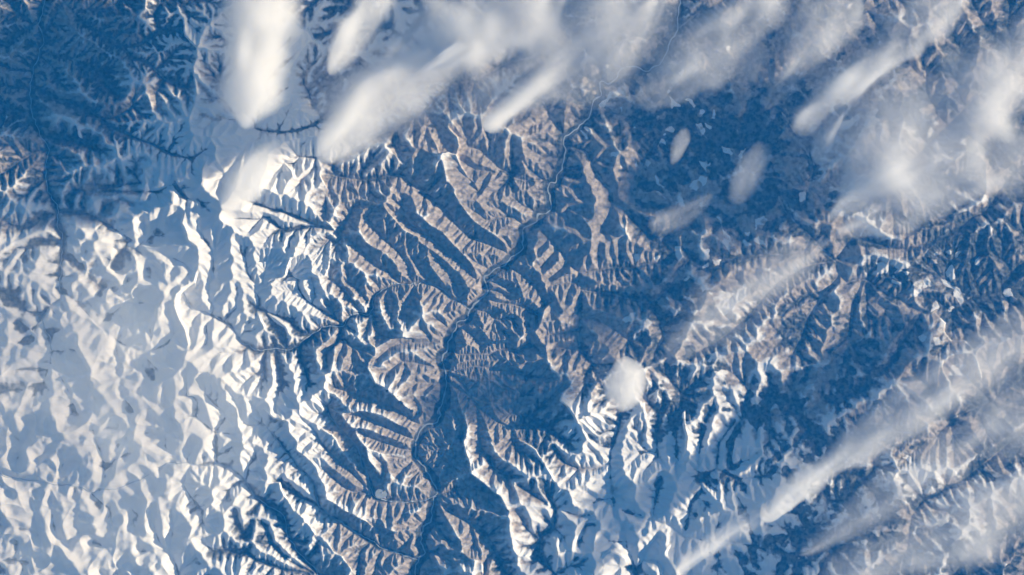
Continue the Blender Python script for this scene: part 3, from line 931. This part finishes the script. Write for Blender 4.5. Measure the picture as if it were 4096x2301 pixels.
CL = [
 (5.2, [(628,335),(640,250),(655,150),(665,50),(675,-60)], [30,72,92,104,110], [1.6,2.6,2.6,2.4,2.4], 'largest and whitest cloud, a tall blob at the top left beside the snow crest'),
 (4., [(568,535),(610,482),(650,427),(715,355)], [16,36,38,16], [1.4,1.6,1.4,.6], 'small oblong cloud just below the big white blob over bright snow'),
 (4.4, [(806,412),(870,345),(940,275),(1030,200),(1130,130),(1260,60)], [26,62,74,70,60,40], [1.4,1.5,1.1,.8,.6,.3], 'slanting cloud with a blunt white head over the snowy ridges at upper centre left'),
 (4.6, [(835,200),(885,115),(940,30),(985,-60)], [18,48,60,66], [.7,1.1,1.4,1.4], 'steep streak of cloud at the top edge right of the big white blob'),
 (4.8, [(770,310),(950,200),(1110,110),(1290,10),(1410,-60)], [20,60,90,120,130], [.3,.5,.65,.7,.7], 'broad thin grey veil between the white blob and the bright slanting streak'),
 (4.3, [(1040,205),(1180,135),(1290,62),(1420,-30)], [20,60,58,58], [.5,1.3,1.3,1.], 'bright feathery streak slanting off the top edge at upper centre'),
 (4.2, [(1216,334),(1290,270),(1360,210),(1440,150),(1540,80),(1650,0)], [16,34,34,30,34,36], [1.3,1.3,1.0,.6,.4,.3], 'narrow cloud with a bright pointed foot at upper centre beside the main valley'),
 (4.7, [(1520,215),(1580,125),(1635,35),(1665,-50)], [24,40,38,32], [.2,.5,.5,.4], 'wispy upright streak at the top edge left of the winding river'),
 (3.9, [(1624,572),(1670,562),(1715,545),(1790,490)], [18,30,22,12], [.2,.3,.2,.1], 'tiny forked wisp at right centre below the dark forest'),
 (4.6, [(1985,340),(2080,252),(2160,182),(2260,100),(2360,10),(2420,-60)], [34,54,52,56,62,68], [.4,.7,.6,.6,.6,.6], 'long straight streak running from right centre to the top edge'),
 (4.1, [(2045,420),(2080,345),(2115,275)], [16,34,20], [.6,.8,.3], 'short stubby cloud tucked under the long straight streak at the right'),
 (4.9, [(2070,560),(2200,430),(2350,320),(2500,200),(2660,70)], [30,130,185,200,220], [.55,.75,.75,.9,.9], 'widest cloud sheet, covering the right side with grey hollows'),
 (4.2, [(2080,540),(2200,465),(2330,398),(2430,325),(2560,200)], [18,38,42,38,32], [.3,.6,.55,.5,.4], 'bright curved lower lip of the wide right-hand cloud sheet'),
 (4.4, [(2085,590),(2250,520),(2400,460),(2640,335)], [25,58,66,74], [.2,.5,.5,.5], 'low fringe of cloud below the bright lip at the right edge'),
 (3.6, [(1670,890),(1850,745),(2000,655),(2080,600)], [45,70,48,20], [.18,.35,.3,.2], 'thin smoke-like haze band along the flat valley at right centre'),
 (4.3, [(1910,1305),(1990,1225),(2070,1170),(2200,1080),(2350,980),(2480,890),(2680,770)], [20,38,44,54,58,62,66], [1.3,1.4,.9,.6,.5,.5,.5], 'long streak with a glowing white foot at the lower right'),
 (3.9, [(1692,1426),(1760,1378),(1830,1330),(1915,1278)], [14,32,34,20], [.5,.65,.6,.3], 'short faint streak just below the glowing foot at the bottom right'),
 (4.5, [(2000,1390),(2150,1290),(2300,1190),(2450,1090),(2680,945)], [20,54,66,80,84], [.2,.33,.33,.36,.36], 'dim grey band of cloud parallel below the long lower right streak'),
 (4.7, [(2040,1480),(2250,1385),(2400,1325),(2660,1210)], [40,76,78,88], [.2,.38,.38,.3], 'dim grey cloud filling the bottom right corner'),
 (4.5, [(1600,270),(1760,140),(1880,40),(1960,-50)], [40,70,80,86], [.25,.5,.55,.55], 'thin veil over the winding upper reach of the river'),
 (4.4, [(1915,285),(1980,185),(2040,100),(2100,20),(2140,-50)], [18,40,48,50,50], [.2,.4,.5,.4,.4], 'faint upright streak between the leaf-shaped cloud and the long straight streak'),
 (5.0, [(1150,290),(1330,180),(1500,90),(1700,-40)], [40,105,130,140], [.15,.4,.5,.5], 'barely visible grey film under the bright feathery streak at the top centre'),
]
for i, (z0, sp, hw, tau, lb) in enumerate(CL):
    cloud('cloud', sp, hw, tau, lb, z0=z0+.7, seed=20+i, rough=.22 if tau[0] > 1.2 else .34)
def veil(name, cx, cy, rx, ry, ang, thick, z0, label, mat, seed, cat=None, rag=.18):
    """wide flat bank of thin mist, lens-shaped, with a ragged outline and lumps"""
    n, m_ = 25, 96; r = np.random.default_rng(seed)
    rn = 1+rag*smooth_noise(r, m_, 3, 12, 3)[:, 0]; rn[-8:] = rn[-8:]*np.linspace(1, 0, 8)+rn[0]*np.linspace(0, 1, 8)
    lump = smooth_noise(r, n, m_, 7, 2); lump[:, -8:] = lump[:, -8:]*np.linspace(1, 0, 8)+lump[:, :1]*np.linspace(0, 1, 8)
    ver = []; ca, sa = math.cos(ang), math.sin(ang)
    def add(side):
        ids = []
        for i in range(n):
            row = []
            for j in range(m_):
                if i == n-1 and side < 0: row.append(top[i][j]); continue
                if i == 0 and j > 0: row.append(row[0]); continue
                rr = i/(n-1); a = 2*math.pi*j/m_; u, v = rr*rn[j]*rx*math.cos(a), rr*rn[j]*ry*math.sin(a)
                t = thick*(1-rr**(3 if cat else 2))*math.exp((.16 if cat else .5)*lump[i, j]*min(1, rr*3)) if i < n-1 else 0
                x, y = px2w(cx+u*ca-v*sa, cy+u*sa+v*ca); row.append(len(ver)); ver.append((x, y, z0+side*t*.5))
            ids.append(row)
        return ids
    top = add(1); bot = add(-1); fc = []
    for ids, fl in ((top, False), (bot, True)):
        for i in range(n-1):
            for j in range(m_):
                k = (j+1) % m_; f = [ids[i][j], ids[i+1][j], ids[i+1][k], ids[i][k]]
                if i == 0: f = f[:3]
                fc.append(tuple(f) if fl else tuple(f[::-1]))
    me_ = bpy.data.meshes.new(name); me_.from_pydata(ver, [], fc); me_.materials.append(mat)
    o = bpy.data.objects.new(name, me_); C.objects.link(o); return S(o, label, cat, 'wind-drawn clouds over the mountains') if cat else S(o, label, None, None, 'stuff')
for a_ in [
 (2490, 1530, 88, 108, .1, 4.6, 5.0, 'small round cloud capping the dark wooded peak at lower centre right', CLOUD, 31),
 (2712, 590, 38, 82, .35, 1.2, 4.2, 'small oval puff above the dark forest with snow clearings', CLOUD, 32),
 (2985, 700, 62, 150, .5, 1.4, 4.3, 'soft oval cloud right of the dark forest and above the patchwork clearings', CLOUD, 33),
 (2990, 260, 62, 130, .4, .8, 4.2, 'faint leaf-shaped cloud left of the long straight streak', CLOUD, 34)]:
    veil('cloud', *a_, cat='cloud', rag=.16)
MIST = vol_mat('mist_vapour', .14, (.88, .94, 1.))
veil('mist', 420, 1560, 760, 620, .15, 1.5, 3.3, 'thin mist lying over the rounded snowfields at the lower left', MIST, 3)
veil('mist', 330, 2150, 700, 330, 0., .9, 3.9, 'thinner mist over the snow at the bottom left corner', MIST, 4)

# ============================================================ HAZE (blue air between ground and orbit)
HAZE_D = .00082
def box(name, x0, x1, y0, y1, z0, z1, mat):
    v = [(x, y, z) for z in (z0, z1) for y in (y0, y1) for x in (x0, x1)]
    f = [(0, 2, 3, 1), (4, 5, 7, 6), (0, 1, 5, 4), (2, 6, 7, 3), (0, 4, 6, 2), (1, 3, 7, 5)]
    m = bpy.data.meshes.new(name); m.from_pydata(v, [], f); m.materials.append(mat)
    o = bpy.data.objects.new(name, m); C.objects.link(o); return o
xa, xb = (spx[0]-PW/2)*KM, (spx[-1]-PW/2)*KM; ya, yb = (PH/2-spy[-1])*KM, (PH/2-spy[0])*KM
S(box('haze', xa-2, xb+2, ya-2, yb+2, float(H.min())-.3, ALT+1, vol_mat('blue_air', HAZE_D, (.018, .325, 1.))), 'blue air between the ground and the camera', None, None, 'stuff')
